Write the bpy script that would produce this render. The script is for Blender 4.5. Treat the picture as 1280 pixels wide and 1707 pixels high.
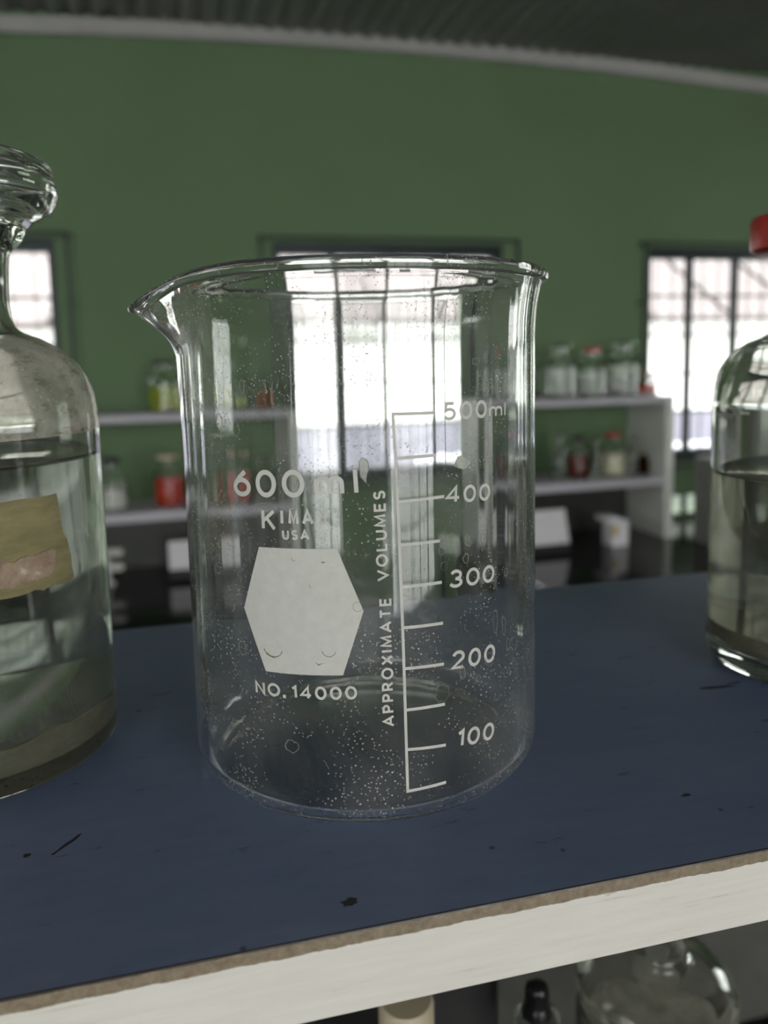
import bpy, bmesh, math, random
from mathutils import Vector, Matrix
from mathutils.geometry import tessellate_polygon

for o in list(bpy.data.objects):
    bpy.data.objects.remove(o, do_unlink=True)
SC = bpy.context.scene
COL = SC.collection
PI = math.pi
rnd = random.Random(4)

# ------------------------------------------------------------------ camera
EYE = Vector((0.0, 0.0, 0.1034))                       # z = 0 is the top of the blue shelf
pitch, roll = math.radians(6.74), math.radians(1.27)
F = Vector((0, math.cos(pitch), -math.sin(pitch)))
R0 = Vector((1, 0, 0)); U0 = Vector((0, math.sin(pitch), math.cos(pitch)))
RI = R0 * math.cos(roll) - U0 * math.sin(roll)
UI = U0 * math.cos(roll) + R0 * math.sin(roll)
cam_data = bpy.data.cameras.new('camera')
cam = bpy.data.objects.new('camera', cam_data); COL.objects.link(cam)
cam.matrix_world = Matrix(((RI.x, UI.x, -F.x, EYE.x), (RI.y, UI.y, -F.y, EYE.y), (RI.z, UI.z, -F.z, EYE.z), (0, 0, 0, 1)))
cam_data.sensor_fit = 'VERTICAL'
cam_data.sensor_height = 5.64
cam_data.lens = 5.64 * 1332 / 1707
cam_data.shift_y = -(853.5 - 750.2) / 1707        # the lens axis meets the picture above its middle
cam_data.clip_start = 0.01; cam_data.clip_end = 100
cam_data.dof.use_dof = True
cam_data.dof.focus_distance = 0.172
cam_data.dof.aperture_fstop = 2.0
SC.camera = cam

# ------------------------------------------------------------------ daylight
W = bpy.data.worlds.new('sky'); SC.world = W; W.use_nodes = True
bg = W.node_tree.nodes['Background']
bg.inputs[0].default_value = (1.0, 0.985, 0.965, 1); bg.inputs[1].default_value = 6.5
sl = bpy.data.lights.new('sun', 'SUN'); sl.energy = 34; sl.angle = .01; sl.color = (1, .95, .88)
sun = bpy.data.objects.new('sun', sl); COL.objects.link(sun)
sun.rotation_euler = Vector((-.12, .36, -1)).to_track_quat('-Z', 'Y').to_euler()   # high sun behind the rear windows
vs = SC.view_settings
SC.display_settings.display_device = 'sRGB'
vs.view_transform = 'Standard'; vs.look = 'None'; vs.gamma = 1; vs.use_curve_mapping = False
vs.exposure = 0.26
cy = SC.cycles
cy.use_denoising = True
cy.max_bounces = 28; cy.transmission_bounces = 24; cy.glossy_bounces = 12; cy.diffuse_bounces = 5; cy.transparent_max_bounces = 24
cy.caustics_refractive = True; cy.caustics_reflective = True
cy.blur_glossy = 0.4; cy.sample_clamp_indirect = 6.0

# the room is turned 15 degrees against the view: u runs along the far wall, v towards it
RA = math.radians(15)
UV_U = Vector((math.cos(RA), math.sin(RA), 0)); UV_V = Vector((-math.sin(RA), math.cos(RA), 0))
def rp(u, v, z=0.0): return UV_U * u + UV_V * v + Vector((0, 0, z))
FLOOR, CEIL, BENCH = -1.50, 1.231, -0.630
VF, VB, UL, UR, WT = 2.95, -2.6, -4.2, 4.6, 0.16

def portal(name, c, d, w, h):
    l = bpy.data.lights.new(name, 'AREA'); l.shape = 'RECTANGLE'; l.size = w; l.size_y = h
    l.cycles.is_portal = True
    o = bpy.data.objects.new(name, l); COL.objects.link(o)
    o.location = c; o.rotation_euler = d.to_track_quat('-Z', 'Y').to_euler()

# openings: (a0, a1, z0, z1)
FRONT_WIN = [(-1.25, -0.345, -0.378, 0.520), (0.389, 1.288, -0.378, 0.520), (1.933, 2.835, -0.378, 0.520)]
VENT = (1.98, 2.42, -0.618, -0.515)
REAR_WIN = [(-3.10, -1.42, -0.95, 1.12), (0.25, 1.76, -0.95, 1.12), (2.95, 3.35, -0.95, 1.12), (-1.20, 0.05, 0.60, 1.12)]  # the last, high opening is unseen, added for more light from above
ADDED_HIGH_WIN = [(-2.3, -0.4, 0.60, 1.12), (0.1, 2.3, 0.60, 1.12)]  # unseen left wall windows, added to brighten the room from above
SIDE_WIN = [(0.9, 2.4, -0.4, 0.8)]
for i, (a0, a1, z0, z1) in enumerate(FRONT_WIN):
    portal('daylight_portal', rp((a0 + a1) / 2, VF + WT + .02, (z0 + z1) / 2), -UV_V, a1 - a0, z1 - z0)
for i, (a0, a1, z0, z1) in enumerate(REAR_WIN):
    portal('daylight_portal', rp((a0 + a1) / 2, VB - WT - .02, (z0 + z1) / 2), UV_V, a1 - a0, z1 - z0)
for i, (a0, a1, z0, z1) in enumerate(SIDE_WIN):
    portal('daylight_portal', rp(UR + WT + .02, (a0 + a1) / 2, (z0 + z1) / 2), -UV_U, a1 - a0, z1 - z0)

for i, (a0, a1, z0, z1) in enumerate(ADDED_HIGH_WIN):
    portal('daylight_portal', rp(UL - WT - .02, (a0 + a1) / 2, (z0 + z1) / 2), UV_U, a1 - a0, z1 - z0)

# ------------------------------------------------------------------ materials
def newmat(name):
    m = bpy.data.materials.new(name); m.use_nodes = True
    nt = m.node_tree; nt.nodes.clear()
    out = nt.nodes.new('ShaderNodeOutputMaterial')
    return m, nt, out
def N(nt, t, **kw):
    n = nt.nodes.new(t)
    for k, v in kw.items():
        if k in n.inputs: n.inputs[k].default_value = v
        else: setattr(n, k, v)
    return n
def L(nt, a, b): nt.links.new(a, b)
def rgba(c): return (c[0], c[1], c[2], 1)
def ramp(nt, fac, stops):
    r = N(nt, 'ShaderNodeValToRGB'); e = r.color_ramp.elements
    while len(e) < len(stops): e.new(0.5)
    for i, (p, c) in enumerate(stops): e[i].position = p; e[i].color = rgba(c) if len(c) == 3 else c
    L(nt, fac, r.inputs[0]); return r
def noise(nt, scale, detail=3, rough=.55, stretch=None, gen=False):
    tc = N(nt, 'ShaderNodeTexCoord'); src = tc.outputs['Object']
    if stretch:
        mp = N(nt, 'ShaderNodeMapping'); mp.inputs['Scale'].default_value = stretch; L(nt, src, mp.inputs[0]); src = mp.outputs[0]
    n = N(nt, 'ShaderNodeTexNoise', Scale=scale, Detail=detail, Roughness=rough); L(nt, src, n.inputs['Vector']); return n
def mixc(nt, fac, a, b, blend='MIX'):
    m = N(nt, 'ShaderNodeMix', data_type='RGBA', blend_type=blend)
    if hasattr(fac, 'links'): L(nt, fac, m.inputs[0])
    else: m.inputs[0].default_value = fac
    for s, v in ((m.inputs[6], a), (m.inputs[7], b)):
        if hasattr(v, 'links'): L(nt, v, s)
        else: s.default_value = rgba(v)
    return m.outputs[2]
def plain(name, col, rough=.6, var=.12, scale=12, metal=0, spec=.5, stretch=None, bump=0):
    m, nt, out = newmat(name)
    p = N(nt, 'ShaderNodeBsdfPrincipled', Roughness=rough, Metallic=metal); p.inputs['Specular IOR Level'].default_value = spec
    n = noise(nt, scale, 4, stretch=stretch)
    c = ramp(nt, n.outputs[0], [(.3, [x * (1 - var) for x in col]), (.7, [min(1, x * (1 + var)) for x in col])])
    L(nt, c.outputs[0], p.inputs['Base Color'])
    if bump:
        b = N(nt, 'ShaderNodeBump', Strength=bump, Distance=.002); L(nt, n.outputs[0], b.inputs['Height']); L(nt, b.outputs[0], p.inputs['Normal'])
    L(nt, p.outputs[0], out.inputs[0]); return m
def glass(name, col=(1, 1, 1), ior=1.47, rough=0.0, film=0.0, fmin=0.0, filmcol=(.75, .75, .72), fscale=25, specks=0.0, spscale=650):
    """clear glass with a film of dust and drops of dirt dried on it"""
    m, nt, out = newmat(name)
    g = N(nt, 'ShaderNodeBsdfGlass', Roughness=rough, IOR=ior); g.inputs[0].default_value = rgba(col)
    sh = g.outputs[0]
    if film or specks:
        d = N(nt, 'ShaderNodeBsdfDiffuse'); d.inputs[0].default_value = rgba(filmcol)
        t = N(nt, 'ShaderNodeBsdfTranslucent'); t.inputs[0].default_value = rgba(filmcol)
        a = N(nt, 'ShaderNodeMixShader'); a.inputs[0].default_value = .4; L(nt, d.outputs[0], a.inputs[1]); L(nt, t.outputs[0], a.inputs[2])
        n = noise(nt, fscale, 4, .6)
        f = ramp(nt, n.outputs[0], [(.38, (fmin, fmin, fmin)), (.72, (film, film, film))])
        fac = f.outputs[0]
        if specks:
            tc = N(nt, 'ShaderNodeTexCoord')
            v = N(nt, 'ShaderNodeTexVoronoi', Scale=spscale); L(nt, tc.outputs['Object'], v.inputs['Vector'])
            sm = ramp(nt, v.outputs['Distance'], [(.12, (1, 1, 1)), (.24, (0, 0, 0))])
            n2 = noise(nt, fscale * 2.2, 3, .6)
            gate = ramp(nt, n2.outputs[0], [(.42, (0, 0, 0)), (.60, (specks, specks, specks))])
            mul = mixc(nt, 1.0, sm.outputs[0], gate.outputs[0], 'MULTIPLY')
            fac = mixc(nt, 1.0, fac, mul, 'ADD')
        mx = N(nt, 'ShaderNodeMixShader'); L(nt, fac, mx.inputs[0]); L(nt, sh, mx.inputs[1]); L(nt, a.outputs[0], mx.inputs[2])
        sh = mx.outputs[0]
    L(nt, sh, out.inputs[0]); return m

M = {}
M['beaker'] = glass('beaker_glass', (.985, .99, .985), 1.47, film=.12, filmcol=(.7, .7, .67), fscale=38, specks=.8, spscale=1000)
M['bottle'] = glass('bottle_glass', (.95, .965, .94), 1.5, film=.10, filmcol=(.55, .53, .45), fscale=30, specks=.25, spscale=520)
M['shoulder'] = glass('frosted_deposit_glass', (.93, .94, .9), 1.5, film=.95, fmin=.30, filmcol=(.80, .77, .66), fscale=60, specks=.3)
_nt = M['shoulder'].node_tree; _n = noise(_nt, 170, 5, .7, stretch=(1, 1, 2.2))
_r = ramp(_nt, _n.outputs[0], [(.32, (.30, .27, .20)), (.45, (.78, .74, .62)), (.75, (.88, .86, .78))])
for _d in [k for k in _nt.nodes if k.bl_idname in ('ShaderNodeBsdfDiffuse', 'ShaderNodeBsdfTranslucent')]: _nt.links.new(_r.outputs[0], _d.inputs[0])
M['stopper'] = glass('stopper_glass', (.96, .97, .95), 1.5, film=.06, fscale=60, specks=.2)
M['water'] = glass('water', (1, 1, 1), 1.33)
M['cloudy'] = glass('cloudy_water', (.94, .95, .94), 1.33, film=.14, filmcol=(.5, .5, .46), fscale=20)
M['murky'] = glass('murky_water', (.86, .85, .80), 1.33, film=.38, fmin=.12, filmcol=(.34, .32, .27), fscale=22)
M['plainglass'] = glass('plain_glass', (.99, 1, .99), 1.5)
M['amber'] = glass('amber_glass', (.25, .07, .02), 1.5)
def sediment(name, col, op):
    m, nt, out = newmat(name)
    g = N(nt, 'ShaderNodeBsdfGlass', Roughness=.05, IOR=1.34); g.inputs[0].default_value = (.9, .88, .75, 1)
    d = N(nt, 'ShaderNodeBsdfDiffuse'); n = noise(nt, 60, 5, .65, stretch=(1, 1, 3))
    c = ramp(nt, n.outputs[0], [(.3, [x * .55 for x in col]), (.7, col)]); L(nt, c.outputs[0], d.inputs[0])
    t = N(nt, 'ShaderNodeBsdfTranslucent'); L(nt, c.outputs[0], t.inputs[0])
    a = N(nt, 'ShaderNodeMixShader'); a.inputs[0].default_value = .5; L(nt, d.outputs[0], a.inputs[1]); L(nt, t.outputs[0], a.inputs[2])
    mx = N(nt, 'ShaderNodeMixShader'); mx.inputs[0].default_value = op; L(nt, g.outputs[0], mx.inputs[1]); L(nt, a.outputs[0], mx.inputs[2])
    L(nt, mx.outputs[0], out.inputs[0]); return m
M['sediment'] = sediment('olive_sediment', (.72, .68, .50), .6)
M['label_yellow'] = sediment('old_yellow_label', (.66, .59, .33), .88)
M['sediment2'] = sediment('beige_sediment', (.70, .65, .48), .75)
def colour_liquid(name, col):
    m, nt, out = newmat(name)
    g = N(nt, 'ShaderNodeBsdfGlass', Roughness=.02, IOR=1.33); g.inputs[0].default_value = rgba(col)
    t = N(nt, 'ShaderNodeBsdfTranslucent'); t.inputs[0].default_value = rgba(col)
    d = N(nt, 'ShaderNodeBsdfDiffuse'); d.inputs[0].default_value = rgba(col)
    a = N(nt, 'ShaderNodeMixShader'); a.inputs[0].default_value = .5; L(nt, d.outputs[0], a.inputs[1]); L(nt, t.outputs[0], a.inputs[2])
    mx = N(nt, 'ShaderNodeMixShader'); mx.inputs[0].default_value = .85; L(nt, g.outputs[0], mx.inputs[1]); L(nt, a.outputs[0], mx.inputs[2])
    L(nt, mx.outputs[0], out.inputs[0]); return m
M['orange'] = colour_liquid('orange_liquid', (1.0, .20, .004))
M['red'] = colour_liquid('red_orange_liquid', (1.0, .07, .003))
M['brown'] = colour_liquid('brown_red_liquid', (.35, .03, .008))
M['yellow'] = colour_liquid('yellow_green_liquid', (.75, .8, .05))
M['milky'] = sediment('milky_water', (.92, .91, .84), .6)
M['cream'] = plain('cream_paste', (.78, .72, .52), .7)
M['white_powder'] = plain('white_powder', (.72, .72, .68), .8)
M['enamel'] = None
M['crust'] = sediment('dried_crust', (.75, .75, .70), .5)
def enamel():
    m, nt, out = newmat('white_enamel_print')
    d = N(nt, 'ShaderNodeBsdfDiffuse'); n = noise(nt, 400, 4, .6)
    c = ramp(nt, n.outputs[0], [(.3, (.60, .59, .545)), (.7, (.66, .65, .60))]); L(nt, c.outputs[0], d.inputs[0])
    L(nt, d.outputs[0], out.inputs[0]); return m
M['enamel'] = enamel()
M['peel'] = plain('peeled_enamel_edge', (.20, .17, .11), .8)
M['greenwall'] = plain('green_wall_paint', (.142, .225, .115), .75, var=.06, scale=1.5)
M['ceiling'] = plain('dark_corrugated_sheet', (.22, .225, .21), .6, var=.15, scale=2)
M['lightwood'] = plain('pale_grey_moulding', (.46, .45, .44), .6, var=.06)
M['concrete'] = plain('concrete_floor', (.30, .29, .27), .7)
M['darkframe'] = plain('dark_teal_window_paint', (.010, .022, .026), .45)
M['bar'] = plain('black_grille_bar', (.02, .025, .03), .5)
M['shelfgrey'] = plain('lilac_grey_shelf_paint', (.58, .55, .60), .55, var=.05)
M['dark_board'] = plain('dark_grey_back_board', (.035, .037, .030), .45)
M['panel'] = plain('grey_white_panel', (.72, .73, .68), .6, var=.06)
M['cap_grey'] = plain('dark_grey_cap_strip', (.10, .09, .10), .6)
M['bench_black'] = plain('black_bench_top', (.008, .008, .009), .10, var=.2, spec=.5)
M['bench_body'] = plain('dark_bench_cupboard', (.03, .028, .026), .5)
M['paper'] = plain('white_paper', (.82, .79, .82), .8, var=.04)
M['red_plastic'] = plain('red_plastic', (.50, .034, .028), .38, var=.1, scale=80)
M['black_rubber'] = plain('black_rubber', (.006, .006, .007), .28)
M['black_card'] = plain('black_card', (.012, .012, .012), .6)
M['creamcap'] = plain('cream_stopper', (.55, .47, .33), .5)
M['darkstop'] = plain('dark_stopper', (.03, .02, .025), .5)
M['white_plastic'] = plain('white_plastic', (.7, .69, .66), .45)
M['yellow_stick'] = plain('yellow_sticker', (.6, .42, .1), .6)
M['greymetal'] = plain('grey_cabinet_paint', (.22, .22, .20), .55)
M['mauve'] = plain('mauve_grey_board', (.62, .54, .53), .7)
def paper_scrap():
    m, nt, out = newmat('torn_brown_paper')
    p = N(nt, 'ShaderNodeBsdfPrincipled', Roughness=.85); n = noise(nt, 220, 5, .7)
    c = ramp(nt, n.outputs[0], [(.25, (.16, .10, .065)), (.5, (.34, .24, .17)), (.62, (.40, .30, .22)), (.72, (.70, .64, .58))])
    L(nt, c.outputs[0], p.inputs['Base Color'])
    b = N(nt, 'ShaderNodeBump', Strength=.8, Distance=.0006); L(nt, n.outputs[0], b.inputs['Height']); L(nt, b.outputs[0], p.inputs['Normal'])
    L(nt, p.outputs[0], out.inputs[0]); return m
M['scrap'] = paper_scrap()
M['chip'] = plain('dark_chipped_spot', (.035, .036, .042), .7, var=.3, scale=400)
M['ring'] = plain('dried_ring_stain', (.23, .27, .38), .6, var=.12, scale=200)
def pane():
    m, nt, out = newmat('window_pane')
    t = N(nt, 'ShaderNodeBsdfTransparent'); t.inputs[0].default_value = (.93, .95, .95, 1)
    g = N(nt, 'ShaderNodeBsdfGlossy', Roughness=.02)
    fr = N(nt, 'ShaderNodeFresnel', IOR=1.45)
    mx = N(nt, 'ShaderNodeMixShader'); L(nt, fr.outputs[0], mx.inputs[0]); L(nt, t.outputs[0], mx.inputs[1]); L(nt, g.outputs[0], mx.inputs[2])
    L(nt, mx.outputs[0], out.inputs[0]); return m
M['pane'] = pane()
M['x_wall'] = plain('white_outdoor_wall', (.85, .85, .82), .8, var=.03, scale=1)
M['x_dado'] = plain('lilac_outdoor_dado', (.088, .086, .112), .8, var=.1, scale=2)
M['x_low'] = plain('lilac_added_wall', (.78, .76, .86), .8)
M['x_roof'] = plain('pinkish_roof_sheet', (.042, .034, .036), .7, var=.15, scale=3)
M['x_roofdark'] = plain('roof_beam', (.022, .018, .019), .7)
M['x_ground'] = plain('pale_outdoor_ground', (.24, .24, .25), .9, var=.1, scale=.7)

def shelf_mat():
    """blue laminate on the top face, tan core showing under its chipped front edge, white paint with faint grain below"""
    m, nt, out = newmat('blue_laminate_white_edge')
    tc = N(nt, 'ShaderNodeTexCoord'); sx = N(nt, 'ShaderNodeSeparateXYZ'); L(nt, tc.outputs['Object'], sx.inputs[0])
    # top
    nb = noise(nt, 9, 5, .6, stretch=(1, 3, 1)); nb2 = noise(nt, 60, 4, .7, stretch=(1, 4, 1))
    blue = ramp(nt, nb.outputs[0], [(.3, (.160, .208, .350)), (.7, (.200, .255, .405))])
    blue2 = mixc(nt, .25, blue.outputs[0], ramp(nt, nb2.outputs[0], [(.35, (.12, .16, .27)), (.7, (.24, .29, .43))]).outputs[0])
    nd = noise(nt, 26, 3, .6)
    stain = ramp(nt, nd.outputs[0], [(.70, (0, 0, 0)), (.76, (.8, .8, .8))])
    top = mixc(nt, stain.outputs[0], blue2, (.016, .018, .024))
    vo = N(nt, 'ShaderNodeTexVoronoi', Scale=70); L(nt, tc.outputs['Object'], vo.inputs['Vector'])
    sp = ramp(nt, vo.outputs['Distance'], [(.035, (.7, .7, .7)), (.06, (0, 0, 0))])
    top = mixc(nt, sp.outputs[0], top, (.012, .013, .018))
    # front edge
    ng = noise(nt, 40, 5, .65, stretch=(1, 1, 16))
    white = ramp(nt, ng.outputs[0], [(.28, (.58, .50, .42)), (.38, (.80, .76, .69)), (.75, (.86, .825, .76))])
    ns = noise(nt, 120, 3, .6)
    spot = ramp(nt, ns.outputs[0], [(.70, (0, 0, 0)), (.76, (.7, .7, .7))])
    white2 = mixc(nt, spot.outputs[0], white.outputs[0], (.40, .32, .24))
    ne = noise(nt, 90, 4, .7, stretch=(1, 1, .2))
    a = N(nt, 'ShaderNodeMath', operation='MULTIPLY_ADD'); a.inputs[1].default_value = .0016; a.inputs[2].default_value = -.0027 - .0008; L(nt, ne.outputs[0], a.inputs[0])
    tanm = N(nt, 'ShaderNodeMath', operation='GREATER_THAN'); L(nt, sx.outputs[2], tanm.inputs[0]); L(nt, a.outputs[0], tanm.inputs[1])
    nt2 = noise(nt, 500, 3, .7)
    tan = ramp(nt, nt2.outputs[0], [(.3, (.20, .15, .10)), (.7, (.36, .29, .21))])
    edge = mixc(nt, tanm.outputs[0], white2, tan.outputs[0])
    b = N(nt, 'ShaderNodeMath', operation='MULTIPLY_ADD'); b.inputs[1].default_value = .0008; b.inputs[2].default_value = -.0008; L(nt, ne.outputs[0], b.inputs[0])
    dkm = N(nt, 'ShaderNodeMath', operation='GREATER_THAN'); L(nt, sx.outputs[2], dkm.inputs[0]); L(nt, b.outputs[0], dkm.inputs[1])
    edge = mixc(nt, dkm.outputs[0], edge, (.035, .025, .02))
    ge = N(nt, 'ShaderNodeNewGeometry'); sn = N(nt, 'ShaderNodeSeparateXYZ'); L(nt, ge.outputs['Normal'], sn.inputs[0])
    up = N(nt, 'ShaderNodeMath', operation='GREATER_THAN'); up.inputs[1].default_value = .93; L(nt, sn.outputs[2], up.inputs[0])
    colr = mixc(nt, up.outputs[0], edge, top)
    p = N(nt, 'ShaderNodeBsdfPrincipled', Roughness=.34)
    L(nt, colr, p.inputs['Base Color'])
    rr = ramp(nt, nb2.outputs[0], [(.3, (.26, .26, .26)), (.7, (.42, .42, .42))]); L(nt, rr.outputs[0], p.inputs['Roughness'])
    bp = N(nt, 'ShaderNodeBump', Strength=.12, Distance=.0006); L(nt, nb2.outputs[0], bp.inputs['Height']); L(nt, bp.outputs[0], p.inputs['Normal'])
    L(nt, p.outputs[0], out.inputs[0]); return m
M['shelf'] = shelf_mat()

# ------------------------------------------------------------------ mesh helpers
def link(name, me, mat, parent=None, smooth=False):
    me.name = name
    if mat: me.materials.append(mat)
    if smooth:
        for p in me.polygons: p.use_smooth = True
        me.set_sharp_from_angle(angle=math.radians(38))
    o = bpy.data.objects.new(name, me); COL.objects.link(o)
    if parent: o.parent = parent
    return o
def frombm(name, bm, mat, parent=None, smooth=False, recalc=True):
    if recalc: bmesh.ops.recalc_face_normals(bm, faces=bm.faces)
    me = bpy.data.meshes.new(name); bm.to_mesh(me); bm.free()
    return link(name, me, mat, parent, smooth)
def hexa(bm, pts):
    """eight corners: bottom ring of four, top ring of four"""
    v = [bm.verts.new(p) for p in pts]
    for f in ((3, 2, 1, 0), (4, 5, 6, 7), (0, 1, 5, 4), (1, 2, 6, 5), (2, 3, 7, 6), (3, 0, 4, 7)):
        bm.faces.new([v[i] for i in f])
def ubox(bm, u0, u1, v0, v1, z0, z1, off=Vector((0, 0, 0))):
    hexa(bm, [rp(a, b, c) - off for c in (z0, z1) for a, b in ((u0, v0), (u1, v0), (u1, v1), (u0, v1))])
def box(bm, x0, x1, y0, y1, z0, z1):
    hexa(bm, [Vector((a, b, c)) for c in (z0, z1) for a, b in ((x0, y0), (x1, y0), (x1, y1), (x0, y1))])
def bevel(o, w, seg=2):
    m = o.modifiers.new('bevel', 'BEVEL'); m.width = w; m.segments = seg; m.limit_method = 'ANGLE'
def spline(pts, n=6):
    """smooth profile through control points (Catmull-Rom)"""
    out = []
    for i in range(len(pts) - 1):
        p0 = pts[max(i - 1, 0)]; p1 = pts[i]; p2 = pts[i + 1]; p3 = pts[min(i + 2, len(pts) - 1)]
        for k in range(n):
            t = k / n
            out.append(tuple(.5 * (2 * p1[j] + (p2[j] - p0[j]) * t + (2 * p0[j] - 5 * p1[j] + 4 * p2[j] - p3[j]) * t * t + (3 * p1[j] - p0[j] - 3 * p2[j] + p3[j]) * t ** 3) for j in (0, 1)))
    out.append(tuple(pts[-1])); return out
def arc(cx, cz, r, a0, a1, n=8):
    return [(cx + r * math.cos(math.radians(a0 + (a1 - a0) * i / n)), cz + r * math.sin(math.radians(a0 + (a1 - a0) * i / n))) for i in range(n + 1)]
def lathe_bm(prof, seg=96, deform=None):
    bm = bmesh.new(); rings = []
    for r, z in prof:
        if r < 1e-6: rings.append([bm.verts.new((0, 0, z))]); continue
        ring = []
        for i in range(seg):
            a = 2 * PI * i / seg; rr, zz, aa = r, z, a
            if deform: rr, zz, aa = deform(r, z, a)
            ring.append(bm.verts.new((rr * math.cos(aa), rr * math.sin(aa), zz)))
        rings.append(ring)
    for A, B in zip(rings[:-1], rings[1:]):
        if len(A) == 1 and len(B) == 1: continue
        for i in range(seg):
            j = (i + 1) % seg
            if len(A) == 1: bm.faces.new((A[0], B[j], B[i]))
            elif len(B) == 1: bm.faces.new((A[i], A[j], B[0]))
            else: bm.faces.new((A[i], A[j], B[j], B[i]))
    return bm
def lathe(name, prof, mat, parent=None, seg=96, deform=None):
    bm = lathe_bm(prof, seg, deform)
    return frombm(name, bm, mat, parent, True)
def tag(o, label, cat, group=None):
    o['label'] = label; o['category'] = cat
    if group: o['group'] = group
    return o
def thing(name, label, cat, loc, group=None, rz=0):
    o = bpy.data.objects.new(name, None); COL.objects.link(o); o.location = loc; o.rotation_euler = (0, 0, rz); o.empty_display_size = .02
    return tag(o, label, cat, group)
def struct(o): o['kind'] = 'structure'; return o

# ------------------------------------------------------------------ the room
def wall_holes(name, axis, at, thick, a0, a1, z0, z1, holes, mat):
    """a wall along u (axis 0, from v=at to at+thick) or along v (axis 1), with real openings"""
    As = sorted({a0, a1} | {h[0] for h in holes} | {h[1] for h in holes}); Zs = sorted({z0, z1} | {h[2] for h in holes} | {h[3] for h in holes})
    bm = bmesh.new()
    def solid(i, j):
        if not (0 <= i < len(As) - 1 and 0 <= j < len(Zs) - 1): return False
        ca, cz = (As[i] + As[i + 1]) / 2, (Zs[j] + Zs[j + 1]) / 2
        return not any(h[0] < ca < h[1] and h[2] < cz < h[3] for h in holes)
    def P(a, t, z):
        return rp(a, at + t, z) if axis == 0 else rp(at + t, a, z)
    vc = {}
    def V(a, t, z):
        k = (round(a, 5), t, round(z, 5))
        if k not in vc: vc[k] = bm.verts.new(P(a, t, z))
        return vc[k]
    for i in range(len(As) - 1):
        for j in range(len(Zs) - 1):
            if not solid(i, j): continue
            A0, A1, Z0, Z1 = As[i], As[i + 1], Zs[j], Zs[j + 1]
            for t in (0, thick): bm.faces.new([V(A0, t, Z0), V(A1, t, Z0), V(A1, t, Z1), V(A0, t, Z1)])
            for di, dj, q in ((-1, 0, ((A0, Z0), (A0, Z1))), (1, 0, ((A1, Z0), (A1, Z1))), (0, -1, ((A0, Z0), (A1, Z0))), (0, 1, ((A0, Z1), (A1, Z1)))):
                if not solid(i + di, j + dj):
                    (x0, y0), (x1, y1) = q
                    bm.faces.new([V(x0, 0, y0), V(x1, 0, y1), V(x1, thick, y1), V(x0, thick, y0)])
    return struct(frombm(name, bm, mat))
wall_holes('wall_front', 0, VF, WT, UL - WT, UR + WT, FLOOR - .1, CEIL + .3, FRONT_WIN + [VENT], M['greenwall'])
wall_holes('wall_back', 0, VB - WT, WT, UL - WT, UR + WT, FLOOR - .1, CEIL + .3, REAR_WIN, M['greenwall'])
wall_holes('wall_left', 1, UL - WT, WT, VB, VF, FLOOR - .1, CEIL + .3, ADDED_HIGH_WIN, M['greenwall'])
wall_holes('wall_right', 1, UR, WT, VB, VF, FLOOR - .1, CEIL + .3, SIDE_WIN, M['greenwall'])
bm = bmesh.new(); ubox(bm, UL, UR, VB, VF, FLOOR - .1, FLOOR); struct(frombm('floor', bm, M['concrete']))
# corrugated sheets, ridges running towards the far wall
bm = bmesh.new(); n = int((UR - UL) / .0095); lo = []
for i in range(n + 1):
    u = UL + (UR - UL) * i / n; z = CEIL + .012 + .010 * math.sin(2 * PI * u / .070)
    lo.append([bm.verts.new(rp(u, v, z + t)) for v, t in ((VB, 0), (VF, 0), (VF, .09), (VB, .09))])
for A, B in zip(lo[:-1], lo[1:]):
    for k in range(4): bm.faces.new((A[k], A[(k + 1) % 4], B[(k + 1) % 4], B[k]))
bm.faces.new(lo[0]); bm.faces.new(lo[-1])
o = struct(frombm('ceiling', bm, M['ceiling'], smooth=False))
# moulding under the sheets along the far wall, sagging a little to both sides
bm = bmesh.new(); prev = None
for i in range(41):
    u = UL + (UR - UL) * i / 40; z = CEIL - .0195 * min(abs(u - .9), 2.2) ** 2
    ring = [bm.verts.new(rp(u, VF - a, z + b)) for a, b in ((0, -.030), (.022, -.030), (.028, -.024), (.028, .02), (0, .02))]
    if prev:
        for k in range(5): bm.faces.new((prev[k], prev[(k + 1) % 5], ring[(k + 1) % 5], ring[k]))
    else: bm.faces.new(ring)
    prev = ring
bm.faces.new(prev); struct(frombm('trim_1', bm, M['lightwood']))

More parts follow.
